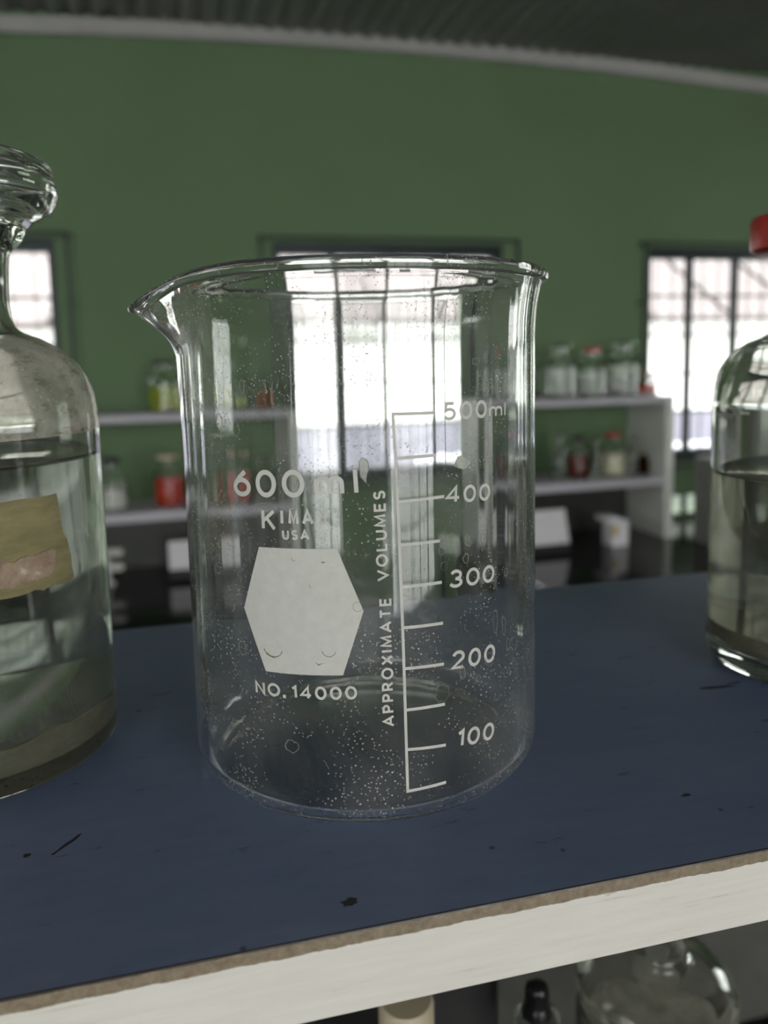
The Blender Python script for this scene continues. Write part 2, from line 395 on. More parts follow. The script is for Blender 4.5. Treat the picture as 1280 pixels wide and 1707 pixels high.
# windows: frame, mullions and grille bars, glazed
WN = [0]
def window(P, w, z0, z1, cols, rows, inward, cage=True, deep=.05, thin=.005):
    """P(a, t, z): a along the opening, t depth into the wall"""
    WN[0] += 1
    root = bpy.data.objects.new('window_%d' % WN[0], None); COL.objects.link(root); struct(root)
    def bx(bm, a0, a1, t0, t1, y0, y1): hexa(bm, [P(a, t, z) for z in (y0, y1) for a, t in ((a0, t0), (a1, t0), (a1, t1), (a0, t1))])
    fw = .026
    bm = bmesh.new()
    bx(bm, 0, fw, .02, .02 + deep, z0, z1); bx(bm, w - fw, w, .02, .02 + deep, z0, z1)
    bx(bm, fw, w - fw, .02, .02 + deep, z0, z0 + .05); bx(bm, fw, w - fw, .02, .02 + deep, z1 - .042, z1)
    frombm('window_frame', bm, M['darkframe'], root)
    for i in range(1, cols):
        a = w * i / cols; bm = bmesh.new(); bx(bm, a - .012, a + .012, .03, .06, z0 + .05, z1 - .03); frombm('mullion', bm, M['darkframe'], root)
    bm = bmesh.new(); bx(bm, fw, w - fw, .062, .066, z0 + .05, z1 - .03); frombm('window_pane', bm, M['pane'], root)
    bm = bmesh.new()
    for j in range(1, rows):
        z = z0 + .05 + (z1 - z0 - .08) * j / rows; bx(bm, fw, w - fw, .045, .045 + 2 * thin, z - thin, z + thin)
    for i in range(cols):
        for k in (1, 2): 
            a = w * (i + k / 3) / cols; bx(bm, a - thin * .35, a + thin * .35, .05, .055, z0 + .05, z1 - .03)
    frombm('grille', bm, M['bar'], root)
    if cage:
        bm = bmesh.new(); s = .0045
        for y in (z1 + .012, z0 - .012): bx(bm, -.05, w + .05, -.050, -.050 + 2 * s, y - s, y + s)
        for a in (-.045, w + .045): bx(bm, a - s, a + s, -.050, -.050 + 2 * s, z0 - .012, z1 + .012)
        for y in (z1 + .012, z0 - .012):
            for a in (-.045, w + .045): bx(bm, a - s, a + s, -.050, 0.0, y - s, y + s)
        for y in [z0 + (z1 - z0) * q / 4 for q in (1, 2, 3)]:
            for a in (-.045, w + .045): bx(bm, a - s, a + s, -.050, 0.0, y - s, y + s)
        frombm('burglar_bars', bm, M['bar'], root)
    return root
for a0, a1, z0, z1 in FRONT_WIN: window(lambda a, t, z, a0=a0: rp(a0 + a, VF + t, z), a1 - a0, z0, z1, 4, 5, -1)
for a0, a1, z0, z1 in REAR_WIN: window(lambda a, t, z, a0=a0: rp(a0 + a, VB - t, z), a1 - a0, z0, z1, 5, 6, 1, False)
for a0, a1, z0, z1 in ADDED_HIGH_WIN: window(lambda a, t, z, a0=a0: rp(UL - t, a0 + a, z), a1 - a0, z0, z1, 4, 3, 1, False)  # the added high windows, there for their light
for a0, a1, z0, z1 in SIDE_WIN:
    window(lambda a, t, z, a0=a0: rp(UR + t, a0 + a, z), a1 - a0, z0, z1, 4, 5, 1, False)
WN[0] += 1
root = bpy.data.objects.new('window_%d' % WN[0], None); COL.objects.link(root); struct(root)
bm = bmesh.new(); u0, u1, z0, z1 = VENT
ubox(bm, u0, u1, VF + .02, VF + .06, z0, z0 + .012); ubox(bm, u0, u1, VF + .02, VF + .06, z1 - .012, z1)
ubox(bm, u0, u0 + .02, VF + .02, VF + .06, z0 + .012, z1 - .012); ubox(bm, u1 - .02, u1, VF + .02, VF + .06, z0 + .012, z1 - .012)
ubox(bm, 2.151, 2.155, VF + .02, VF + .06, z0 + .012, z1 - .012)
frombm('window_frame', bm, M['darkframe'], root)

# outdoors
bm = bmesh.new()
for (u0, u1, v0, v1) in ((-30, 30, VF + WT, 30), (-30, 30, -30, VB - WT), (-30, UL - WT, VB - WT, VF + WT), (UR + WT, 30, VB - WT, VF + WT)):
    ubox(bm, u0, u1, v0, v1, FLOOR - .3, FLOOR - .15)
o = struct(frombm('ground', bm, M['x_ground']))
bm = bmesh.new(); ubox(bm, 1.2, 3.6, 3.55, 3.75, FLOOR - .15, -.40); struct(frombm('wall_outside_added', bm, M['x_low']))  # low wall added outdoors to tone down the brightness behind the vent
nb = thing('neighbouring_building', 'pale building with a pinkish sheet roof outside the far windows', 'building', rp(2, 8.0, FLOOR - .15))
inv = Vector(nb.location); XL, XE = -.60, .45
bm = bmesh.new(); ubox(bm, -9, 14, 8.0, 8.3, XL, XE, inv); frombm('outer_wall', bm, M['x_wall'], nb)
bm = bmesh.new(); ubox(bm, -9, 14, 7.96, 8.3, FLOOR - .15, XL, inv); frombm('dado', bm, M['x_dado'], nb)
bm = bmesh.new(); hexa(bm, [rp(a, b, z) - inv for z, d in ((0, 0), (.06, 0)) for a, b, z in ((-9.5, 7.6, XE - .05 + z), (14.5, 7.6, XE - .05 + z), (14.5, 11.5, XE + 2.3 + z), (-9.5, 11.5, XE + 2.3 + z))]); frombm('roof', bm, M['x_roof'], nb)
bm = bmesh.new()
for k in range(24):
    hexa(bm, [rp(a, b, z + dz) - inv for dz in (.062, .10) for a, b, z in ((-9 + k, 7.59, XE - .056), (-8.95 + k, 7.59, XE - .056), (-8.95 + k, 11.5, XE + 2.3), (-9 + k, 11.5, XE + 2.3))])
frombm('roof_ribs', bm, M['x_roofdark'], nb)

# ------------------------------------------------------------------ far benches and shelf units
def bench(name, label, u0, u1, v0, v1):
    t = thing('lab_bench', label, 'bench', rp((u0 + u1) / 2, (v0 + v1) / 2, FLOOR)); off = Vector(t.location)
    bm = bmesh.new(); ubox(bm, u0, u1, v0, v1, BENCH - .035, BENCH, off); bevel(frombm('bench_top', bm, M['bench_black'], t), .004)
    bm = bmesh.new(); ubox(bm, u0 + .03, u1 - .03, v0 + .05, v1 - .02, FLOOR, BENCH - .035, off); frombm('cupboard', bm, M['bench_body'], t)
    n = max(1, int((u1 - u0) / .5)); w = (u1 - u0 - .06) / n
    for k in range(n):
        bm = bmesh.new(); ubox(bm, u0 + .03 + k * w + .01, u0 + .03 + (k + 1) * w - .01, v0 + .032, v0 + .05, FLOOR + .1, BENCH - .06, off); d = frombm('cupboard_door', bm, M['bench_body'], t)
    return t
bench('lab_bench', 'black topped laboratory bench under the shelves with the orange and white bottles at left', -2.6, .46, 2.02, 2.94)
bench('lab_bench', 'glossy black laboratory bench along the far wall by the right window', 1.10, 4.3, 2.02, 2.94)
def shelf_unit(label, u0, u1, vf, dep, up, lo, th, top, pw=.037, pl=True):
    t = thing('reagent_shelf', label, 'shelf', rp((u0 + u1) / 2, vf + dep / 2, BENCH + .0005), None); off = Vector(t.location)
    for z, h in ((up, .026), (lo, .031)):
        bm = bmesh.new(); ubox(bm, u0, u1, vf, vf + dep, z - h, z, off); bevel(frombm('shelf_board', bm, M['shelfgrey'], t), .003)
    bm = bmesh.new(); ubox(bm, u0, u1, vf + dep - .012, vf + dep, BENCH + .0005, lo - .075, off); frombm('back_board', bm, M['dark_board'], t)
    bm = bmesh.new(); ubox(bm, u1, u1 + pw, vf - .004, vf + dep, BENCH, top, off); s = frombm('side_panel', bm, M['panel'], t); bevel(s, .003)
    bm = bmesh.new(); ubox(bm, u0 - pw, u0, vf - .004, vf + dep, BENCH, top, off); s = frombm('side_panel', bm, M['panel'], t); bevel(s, .003)
    return t
UPZ, LOZ, VS = -.072, -.386, 2.67
su_r = shelf_unit('grey shelf unit with white end panel beside the right window', 1.27, 1.836, VS, .27, UPZ, LOZ, .03, UPZ - .001)
off = Vector(su_r.location); bm = bmesh.new(); ubox(bm, 1.70, 1.873, VS + .20, VS + .265, UPZ + .0005, UPZ + .048, off); frombm('raised_rail', bm, M['cap_grey'], su_r)
su_l = shelf_unit('lilac grey two tier shelf unit behind the left bottle and beaker', -2.3, .335, VS, .27, UPZ + .005, LOZ, .03, UPZ)
# ------------------------------------------------------------------ small bottles far away
def far_bottle(label, u, v, z, R, H, fill, stopper='glass', level=.75, neck=.42, body='plainglass', group=None, sh=.66, name='reagent_bottle', solid=False):
    t = thing(name, label, 'bottle', rp(u, v, z + .0004), group, RA)
    hs = H * sh; rn = R * neck; w = max(.0018, R * .05)
    outer = [(0, .002), (R * .8, .001), (R * .93, .002), (R, R * .10), (R, hs - R * .35)] + [(R * .96, hs - R * .15), (R * .8, hs + R * .08), (R * .58, hs + R * .28), (rn, hs + R * .5), (rn, H * .86), (rn * 1.35, H * .875), (rn * 1.35, H * .905), (rn * .95, H * .91)]
    inner = [(rn * .72, H * .90), (rn * .72, hs + R * .45), (R * .52, hs + R * .2), (R * .76, hs), (R - w * 1.2, hs - R * .2), (R - w, hs - R * .4), (R - w, R * .15 + .003), (R - w * 2.5, .007), (0, .006)]
    lathe('bottle_body', outer + inner, M[body], t, 40)
    if fill:
        hl = .0075 + (hs - R * .45 - .0075) * level; ri = R - w - .0004
        lathe('liquid', [(0, .0066), (ri * .9, .0072), (ri, R * .15 + .0036), (ri, hl), (0, hl)], M[fill], t, 40)
    rs = rn * .68
    if stopper == 'glass':
        pr = [(0, H * .78), (rs * .85, H * .78), (rs, H * .905), (rs * .9, H * .915), (rs * .9, H * .93), (rn * 1.15, H * .95), (rn * 1.3, H * .975), (rn * 1.05, H * .995), (0, H)]
        lathe('stopper', pr, M['stopper'], t, 32)
    elif stopper == 'disc':
        pr = [(0, H * .78), (rs * .85, H * .78), (rs, H * .905), (rn * .6, H * .915), (rn * .55, H * .93), (rn * 1.7, H * .95), (rn * 1.75, H * .985), (rn * 1.5, H), (0, H)]
        lathe('stopper', pr, M['plainglass'], t, 32)
    elif stopper:
        pr = [(0, H * .915), (rn * 1.5, H * .915), (rn * 1.5, H * .99), (rn * 1.35, H), (0, H)]
        lathe('stopper', pr, M[stopper], t, 32)
    return t
G1 = 'bottles on the top shelf at right'; G2 = 'bottles on the lower shelf at right'; G3 = 'bottles on the top shelf at left'; G4 = 'bottles on the lower shelf at left'
vr = VS + .10
far_bottle('clear glass stoppered bottle of water, first from the beaker on the top right shelf', 1.443, vr, UPZ, .057, .205, 'water', 'disc', 1.0, group=G1)
far_bottle('clear bottle with a red stopper between two clear ones on the top right shelf', 1.575, vr, UPZ, .055, .188, 'water', 'red_plastic', .8, group=G1)
far_bottle('tall clear glass stoppered bottle nearest the end panel on the top right shelf', 1.714, vr, UPZ, .057, .210, 'water', 'disc', 1.0, group=G1)
far_bottle('short bottle of orange red liquid at the end of the top right shelf', 1.822, vr, UPZ, .034, .085, 'red', 'red_plastic', .9, .5, group=G1)
far_bottle('clear glass bottle half hidden by the right edge of the beaker', 1.335, vr + .05, UPZ, .045, .19, 'water', 'disc', 1.0, group=G1)
far_bottle('slim clear bottle left of the dark amber one on the lower right shelf', 1.442, vr, LOZ, .033, .183, 'water', 'disc', .6, group=G2)
far_bottle('dark amber bottle with red orange liquid on the lower right shelf', 1.519, vr, LOZ, .039, .165, 'brown', 'darkstop', .95, .42, 'plainglass', group=G2)
far_bottle('small clear empty bottle between the amber bottle and the cream jar', 1.588, vr - .02, LOZ, .022, .150, 'water', 'disc', .4, group=G2)
far_bottle('wide clear jar of cream paste with a red stopper on the lower right shelf', 1.668, vr, LOZ, .054, .172, 'cream', 'red_plastic', .95, .4, group=G2)
far_bottle('clear bottle with a round glass stopper in front of the end panel', 1.757, vr, LOZ, .027, .146, 'water', 'glass', .7, group=G2)
far_bottle('little pale capped bottle beside the end panel on the lower right shelf', 1.808, vr, LOZ, .021, .090, 'cream', 'creamcap', .6, .5, 'amber', group=G2)
vl = VS + .09
far_bottle('dark stoppered bottle of yellow green liquid at the beaker edge on the top left shelf', -.008, vl, UPZ + .005, .056, .172, 'yellow', 'darkstop', .9, group=G3)
far_bottle('small bottle of yellow green liquid seen through the beaker on the top left shelf', .135, vl, UPZ + .005, .032, .105, 'yellow', 'glass', .6, group=G3)
far_bottle('round bottle of bright orange liquid seen through the beaker on the top left shelf', .268, vl, UPZ + .005, .042, .120, 'orange', 'glass', .95, group=G3)
far_bottle('clear bottle of pale powder with a dark stopper beside the large left bottle', -.192, vl, LOZ, .047, .175, 'white_powder', 'darkstop', .7, group=G4)
far_bottle('bottle of orange red liquid with a cream stopper at the left edge of the beaker', -.012, vl, LOZ, .050, .178, 'red', 'creamcap', .98, .5, group=G4)
far_bottle('bottle of red liquid with a cream stopper seen through the beaker', .125, vl, LOZ, .040, .178, 'red', 'creamcap', .98, .5, group=G4)
far_bottle('clear jar beside the red bottle seen through the beaker', .213, vl, LOZ, .031, .155, 'water', 'glass', .6, group=G4)
far_bottle('clear jar nearest the end panel of the left shelf seen through the beaker', .286, vl, LOZ, .030, .150, 'milky', 'disc', .6, group=G4)

# things standing on the far benches
def leaning_card(label, u0, u1, v, z0, z1, lean, dark=True, name='paper_card'):
    t = thing(name, label, 'paper', rp((u0 + u1) / 2, v, BENCH + .001)); off = Vector(t.location) - Vector((0, 0, .001))
    bm = bmesh.new(); hexa(bm, [rp(a, v + t0 + l, z) - off for z, l in ((z0, 0), (z1, lean)) for a, t0 in ((u0, 0), (u1, 0), (u1, .004), (u0, .004))]); frombm('card', bm, M['paper'], t)
    bm = bmesh.new(); ubox(bm, u0, u1, v - .005, v + .05, BENCH, z0 - .001, off); frombm('holder', bm, M['black_card'], t)
    return t
leaning_card('white sheet of paper propped on the far bench below the right shelf', 1.235, 1.40, VS - .06, -.598, -.478, .04)
leaning_card('white card propped on the bench at the left edge of the beaker', -.026, .115, VS + .05, -.598, -.507, .03)
t = thing('small_carton', 'small white carton with a yellow mark on the far bench', 'box', rp(1.60, 2.64, BENCH + .0005)); off = Vector(t.location)
bm = bmesh.new(); ubox(bm, 1.575, 1.645, 2.61, 2.68, BENCH + .0005, -.528, off); bevel(frombm('carton_body', bm, M['paper'], t), .003)
bm = bmesh.new(); ubox(bm, 1.540, 1.600, 2.60, 2.67, -.5275, -.512, off); frombm('carton_flap', bm, M['paper'], t)
bm = bmesh.new(); ubox(bm, 1.577, 1.597, 2.6085, 2.6098, -.585, -.548, off); frombm('sticker', bm, M['yellow_stick'], t)
# bench tap with a white cross knob
t = thing('bench_tap', 'white knobbed tap on the bench right of the large left bottle', 'tap', rp(-.222, VS + .05, BENCH + .0005))
lathe('tap_column', [(0, 0), (.022, 0), (.022, .008), (.010, .014), (.010, .085), (.014, .09), (0, .092)], M['white_plastic'], t, 32)
for k, z in enumerate((.062, .112)):
    bm = lathe_bm([(0, -.011), (.012, -.011), (.016, 0), (.012, .011), (0, .011)], 24)
    bmesh.ops.scale(bm, vec=(2.0, 1.0, 1), verts=bm.verts); bmesh.ops.translate(bm, vec=(.026, -.004, z), verts=bm.verts)
    frombm('tap_knob', bm, M['white_plastic'], t, True)
t = thing('metal_cabinet', 'plain grey cabinet standing on the bench between shelf unit and right bottle', 'cabinet', rp(2.15, 2.5, BENCH + .0005)); off = Vector(t.location)
bm = bmesh.new(); ubox(bm, 1.915, 2.4, 2.50, 2.60, BENCH + .0005, -.300, off); bevel(frombm('cabinet_body', bm, M['greymetal'], t), .006)
bm = bmesh.new(); ubox(bm, 1.95, 2.38, 2.492, 2.4995, BENCH + .03, -.32, off); bevel(frombm('cabinet_door', bm, M['greymetal'], t), .003)

# ------------------------------------------------------------------ the near shelf
SA = math.radians(13.9)
S0 = Vector((-.0019, .1350, 0))                        # a point of the front edge
sh = thing('reagent_shelf', 'bench top shelf with blue laminate surface and white painted front edge', 'shelf', S0 + Vector((0, 0, BENCH)), None, SA)
def sbox(bm, x0, x1, y0, y1, z0, z1): box(bm, x0, x1, y0, y1, z0 - BENCH, z1 - BENCH)
bm = bmesh.new(); box(bm, -.62, .95, 0, .185, -.0163, 0)
o = frombm('shelf_board', bm, M['shelf'], sh); o.location = (0, 0, -BENCH); bevel(o, .0004, 2)
def mark(name, pts, mat, t=.00006):
    bm = bmesh.new(); vs = [bm.verts.new((x, y, .00001)) for x, y in pts]; bm.faces.new(vs); bmesh.ops.triangulate(bm, faces=bm.faces)
    r = bmesh.ops.extrude_face_region(bm, geom=bm.faces[:]); bmesh.ops.translate(bm, vec=(0, 0, t), verts=[g for g in r['geom'] if isinstance(g, bmesh.types.BMVert)])
    k = frombm(name, bm, mat, o); return k
def spot(x, y, a, b, rot, seed):
    q = random.Random(seed); P = []
    for i in range(16):
        t = 2 * PI * i / 16; k = .65 + .6 * q.random(); c, d = a * k * math.cos(t), b * k * math.sin(t)
        P.append((x + c * math.cos(rot) - d * math.sin(rot), y + c * math.sin(rot) + d * math.cos(rot)))
    return P
for x, y, a, b, rr, sd in ((-.0048, .0078, .0018, .0011, .1, 3), (.124, .0722, .0058, .0010, -.08, 4), (.0782, .0223, .0011, .0005, 0, 5), (-.0678, .0406, .0007, .0007, 0, 6), (-.0600, .0425, .0048, .0005, .9, 7), (.1305, .0735, .0030, .0004, .1, 8)):
    mark('dark_chip', spot(x, y, a, b, rr, sd), M['chip'])
for c, rad, a0, a1, wd in (((.129, .112), .031, 150, 262, .0016), ((-.045, .128), .029, 50, 120, .0018)):
    P = [(c[0] + (rad + d) * math.cos(math.radians(t)), c[1] + (rad + d) * math.sin(math.radians(t))) for d, rng in ((0, range(a0, a1 + 1, 8)), (wd, range(a1, a0 - 1, -8))) for t in rng]
    mark('ring_stain', P, M['ring'], .00003)
LB = -.249
bm = bmesh.new(); sbox(bm, -.62, .95, .004, .1815, LB - .016, LB); frombm('lower_board', bm, M['mauve'], sh)
for x in (-.62, .932):
    bm = bmesh.new(); sbox(bm, x - .018, x, .002, .181, BENCH + .0005, -.0168); frombm('side_panel', bm, M['panel'], sh)
nbench = thing('lab_bench', 'black bench carrying the near blue shelf', 'bench', S0 + Vector((0, 0, FLOOR)), None, SA)
bm = bmesh.new(); box(bm, -.8, 1.2, -.02, .55, BENCH - .036 - FLOOR, BENCH - .0005 - FLOOR); frombm('bench_top', bm, M['bench_black'], nbench)
bm = bmesh.new(); box(bm, -.77, 1.17, .03, .52, 0, BENCH - .036 - FLOOR); frombm('cupboard', bm, M['bench_body'], nbench)

# ------------------------------------------------------------------ beaker
BX, BY, BR, BH, BW = -.0062, .2080, .0450, .1219, .0021
DB = .0015                                              # the glass reaches this far below the origin of the print
bk = thing('beaker', 'large empty glass beaker with white volume scale in the middle', 'beaker', Vector((BX, BY, .0002 + DB)))
TS = math.radians(197)                                  # direction of the spout
def spout(r, z, a):
    d = (a - TS + PI) % (2 * PI) - PI
    g = max(0, min(1, (z - (BH - .026)) / .026)); g = g * g * (3 - 2 * g)
    w = math.exp(-(d / .21) ** 2); w2 = math.exp(-(d / .42) ** 2)
    k = r / BR
    if z > .012: r += (.000030 if r < BR - .0004 else .000012) * (math.sin(9 * a) + .8 * math.sin(17 * a + 2) + .7 * math.sin(31 * a + 1) + .5 * math.sin(53 * a)) * min(1, (z - .012) / .02)
    return r + k * (.0062 * w * g ** 1.6 + .0012 * w2 * g - .0007 * g * math.exp(-((abs(d) - .55) / .22) ** 2)), z - (.0046 * w + .0020 * w2) * g ** 2, a
zf = BH - .017
out = [(0, .0012 - DB), (.030, .0010 - DB), (.0365, .0004 - DB), (.0388, .0001 - DB)] + [(BR - .0055 + .0055 * math.sin(t * PI / 28), .0065 - DB - .0065 * math.cos(t * PI / 28)) for t in range(0, 15)]
out += [(BR, z) for z in (.02, .05, .08, zf - .002)]
fl = lambda z: .0020 * max(0, (z - zf) / (BH - .0016 - zf)) ** 2.2
out += [(BR + fl(z), z) for z in [zf + (BH - .003 - zf) * i / 12 for i in range(13)]]
rc = BR + fl(BH - .0016) + .0002 - BW * .3
out += arc(rc, BH - .0017, .0017, -35, 200, 14)
inn = [(BR - BW + fl(z) * 1.0, z) for z in [zf + (BH - .0034 - zf) * (11 - i) / 11 for i in range(12)]]
inn += [(BR - BW, z) for z in (zf - .002, .08, .05, .02)] + arc(BR - BW - .0040, .0020 - DB + .0040, .0040, 0, -90, 12) + [(.033, .0020 - DB), (.02, .0022 - DB), (0, .0024 - DB)]
lathe('glass_wall', out + inn, M['beaker'], bk, 360, spout)

# --- enamel print, wrapped on the glass: (phi, z) with phi measured from the side facing the camera
def wrap(bm, R, thick=.00007, step=.0012):
    xs = [v.co.x for v in bm.verts]; x = min(xs) + step; x1 = max(xs)
    while x < x1:
        bmesh.ops.bisect_plane(bm, geom=bm.verts[:] + bm.edges[:] + bm.faces[:], dist=1e-7, plane_co=(x, 0, 0), plane_no=(1, 0, 0))
        x += step
    bmesh.ops.triangulate(bm, faces=bm.faces)
    r = bmesh.ops.extrude_face_region(bm, geom=bm.faces[:])
    top = {g for g in r['geom'] if isinstance(g, bmesh.types.BMVert)}
    for v in bm.verts:
        ph = v.co.x / R; rr = R + (.00002 + thick if v in top else .00002)
        v.co = Vector((rr * math.sin(ph), -rr * math.cos(ph), v.co.y))
def decal(name, polys, parent, mat, R=BR, thick=.00007):
    """polys: closed outlines in (phi, z)"""
    bm = bmesh.new()
    for p in polys:
        vs = [bm.verts.new((a * R, z, 0)) for a, z in p]
        f = bm.faces.new(vs)
    bmesh.ops.triangulate(bm, faces=bm.faces)
    wrap(bm, R, thick); return frombm(name, bm, mat, parent)
def gl_arc(cx, cy, r, a0, a1, n=12, ry=None):
    return [(cx + r * math.cos(math.radians(a0 + (a1 - a0) * i / n)), cy + (ry or r) * math.sin(math.radians(a0 + (a1 - a0) * i / n))) for i in range(n + 1)]
GL = {   # centre lines of the strokes, capital height 1; 'o' marks a closed ring
    'A': (.84, [[(0, 0), (.42, 1), (.84, 0)], [(.14, .31), (.70, .31)]]),
    'E': (.54, [[(.54, 1), (0, 1), (0, 0), (.54, 0)], [(0, .52), (.48, .52)]]),
    'I': (0, [[(0, 0), (0, 1)]]), 'l': (0, [[(0, 0), (0, 1.02)]]),
    'K': (.62, [[(0, 0), (0, 1)], [(.60, 1), (0, .40)], [(.20, .60), (.62, 0)]]),
    'L': (.50, [[(0, 1), (0, 0), (.50, 0)]]),
    'M': (.86, [[(0, 0), (.07, 1), (.43, .12), (.79, 1), (.86, 0)]]),
    'N': (.68, [[(0, 0), (0, 1), (.68, 0), (.68, 1)]]),
    'O': (.86, ['o', gl_arc(.43, .5, .43, 0, 345, 23, .5)]),
    'P': (.56, [[(0, 0), (0, 1), (.28, 1)] + gl_arc(.28, .73, .27, 80, -90, 9) + [(0, .46)]]),
    'R': (.60, [[(0, 0), (0, 1), (.28, 1)] + gl_arc(.28, .74, .26, 80, -90, 9) + [(0, .48)], [(.30, .48), (.60, 0)]]),
    'S': (.56, [gl_arc(.28, .745, .25, 25, 270, 12) + gl_arc(.28, .25, .27, 80, -155, 12, .25)]),
    'T': (.66, [[(0, 1), (.66, 1)], [(.33, 1), (.33, 0)]]),
    'U': (.64, [[(0, 1), (0, .34)] + gl_arc(.32, .32, .32, 190, 350, 10) + [(.64, .34), (.64, 1)]]),
    'V': (.80, [[(0, 1), (.40, 0), (.80, 1)]]), 'X': (.70, [[(0, 1), (.70, 0)], [(0, 0), (.70, 1)]]),
    '0': (.66, ['o', gl_arc(.33, .5, .33, 0, 345, 23, .5)]),
    '1': (.24, [[(0, .80), (.24, 1), (.24, 0)]]),
    '2': (.60, [gl_arc(.30, .71, .29, 172, -30, 11) + [(0, 0), (.62, 0)]]),
    '3': (.58, [gl_arc(.28, .745, .255, 160, -80, 11) , gl_arc(.28, .25, .30, 95, -160, 12, .25)]),
    '4': (.70, [[(.52, 0), (.52, 1), (0, .28), (.72, .28)]]),
    '5': (.62, [[(.57, 1), (.13, 1), (.07, .53)] + gl_arc(.30, .31, .32, 132, -150, 12, .31)]),
    '6': (.64, ['o', gl_arc(.32, .32, .32, 0, 345, 23), [(.50, 1), (.26, .78), (.08, .54), (.02, .40)]]),
    '.': (.02, [[(0, 0), (.02, 0)]]),
    'm': (.92, [[(0, 0), (0, .70)], [(0, .44)] + gl_arc(.23, .47, .23, 175, 5, 8) + [(.46, .44), (.46, 0)], [(.46, .44)] + gl_arc(.69, .47, .23, 175, 5, 8) + [(.92, .44), (.92, 0)]]),
}
def ribbon(bm, pts, w, closed=False):
    n = len(pts); P = [Vector(p) for p in pts]; Lr = []
    for i in range(n):
        a = P[i - 1] if (i > 0 or closed) else None; c = P[(i + 1) % n] if (i < n - 1 or closed) else None
        d1 = (P[i] - a).normalized() if a is not None else (c - P[i]).normalized()
        d2 = (c - P[i]).normalized() if c is not None else d1
        n1 = Vector((-d1.y, d1.x)); n2 = Vector((-d2.y, d2.x)); m = n1 + n2
        if m.length < .3: m = n1 * 1.0; k = 1
        else: m.normalize(); k = min(1.9, 1 / max(.35, m.dot(n1)))
        Lr.append((P[i] + m * w / 2 * k, P[i] - m * w / 2 * k))
    vs = [(bm.verts.new((a.x, a.y, 0)), bm.verts.new((b.x, b.y, 0))) for a, b in Lr]
    for i in range(n if closed else n - 1):
        j = (i + 1) % n; bm.faces.new((vs[i][0], vs[i][1], vs[j][1], vs[j][0]))
def text(name, s, p0, p1, h, parent, stroke=.16, xs=None, R=BR, gap=.24):
    """lettering between p0 and p1 (phi, z) on its base line, capital height h, stroke width as a share of h"""
    A = Vector((p0[0] * R, p0[1])); B = Vector((p1[0] * R, p1[1])); d = (B - A); W = d.length; d.normalize(); nrm = Vector((-d.y, d.x))
    w = stroke * h; hh = h - w
    tot = sum(GL[c][0] for c in s if c != ' ') * hh
    if xs is None:
        gap = gap * h; xs = (W - len(s) * w + s.count(' ') * w - gap * (len(s) - 1)) / tot if tot else 1
    wid = [GL[c][0] * hh * xs + w if c != ' ' else 0 for c in s]
    if tot and len(s) > 1 and gap < .05 * h and gap > 1: gap = .2 * h
    bm = bmesh.new(); x = 0
    for c, cw in zip(s, wid):
        if c != ' ':
            closed = False
            for st in GL[c][1]:
                if st == 'o': closed = True; continue
                q = [A + d * (x + w / 2 + a * hh * xs) + nrm * (w / 2 + b * hh) for a, b in st]
                ww = w * (1.25 if c == '.' else 1)
                if c == '.': q = [q[0] - d * w * .6, q[0] + d * w * .6]
                ribbon(bm, q, ww, closed); closed = False
        x += cw + gap
    wrap(bm, R); return frombm(name, bm, M['enamel'], parent)
text('volume_mark', '600', (-.631, .0721), (-.233, .0727), .0059, bk, stroke=.17)
text('volume_mark', 'ml', (-.183, .0729), (.0174, .0733), .0056, bk, stroke=.16, gap=.36)
text('maker_mark', 'K', (-.466, .0653), (-.388, .0653), .0046, bk, stroke=.16)
text('maker_mark', 'I', (-.362, .0667), (-.349, .0667), .0034, bk, stroke=.19, xs=1)
text('maker_mark', 'M', (-.322, .0668), (-.268, .0668), .0034, bk, stroke=.19)
text('maker_mark', 'A', (-.252, .0668), (-.195, .0669), .0034, bk, stroke=.19)
text('maker_mark', 'X', (-.187, .0657), (-.110, .0658), .0046, bk, stroke=.16)
text('origin_mark', 'USA', (-.3560, .0635), (-.2197, .06365), .0022, bk, stroke=.22)
hexo = decal('hexagon_patch', [[(-.4878, .06147), (-.0909, .06194), (.0256, .04844), (-.0787, .03442), (-.4771, .03375), (-.5967, .04731)]], bk, M['enamel'])
text('catalogue_mark', 'NO. 14000', (-.544, .0281), (-.0136, .0291), .0030, bk, stroke=.19)
text('scale_caption', 'APPROXIMATE', (.1610, .0226), (.1570, .0511), .00258, bk, stroke=.19)
text('scale_caption', 'VOLUMES', (.1471, .0547), (.1395, .0740), .00255, bk, stroke=.19)
tl = [(.1834, .08972), (.1931, .08051), (.1985, .07142), (.2032, .06222), (.2070, .05317), (.2102, .04425), (.2128, .03522), (.2150, .02595), (.2170, .01696), (.2190, .00745)]
tr = [(.3781, .08965), (.3904, .08075), (.4285, .07178), (.4033, .0623), (.4093, .05321), (.4127, .04415), (.4155, .03496), (.4175, .02582), (.4192, .0164), (.4180, .00776)]
hw = .00033
spine = [(a - .0088, z) for a, z in tl]; spine2 = [(a + .0052, z) for a, z in reversed(tl)]
decal('scale_line', [[(tl[0][0] - .0085, tl[0][1] + hw)] + spine[1:-1] + [(tl[-1][0] - .0085, tl[-1][1] - hw), (tl[-1][0] + .0055, tl[-1][1] - hw)] + spine2[1:-1] + [(tl[0][0] + .0055, tl[0][1] + hw)]], bk, M['enamel'])
for a, b in zip(tl, tr):
    decal('scale_tick', [[(a[0] + .0056, a[1] - hw), (b[0], b[1] - hw), (b[0], b[1] + hw), (a[0] + .0056, a[1] + hw)]], bk, M['enamel'])
text('scale_number', '500', (.4275, .08786), (.690, .0878), .0039, bk, stroke=.175)
text('scale_number', 'ml', (.705, .0878), (.837, .0877), .0032, bk, stroke=.17)
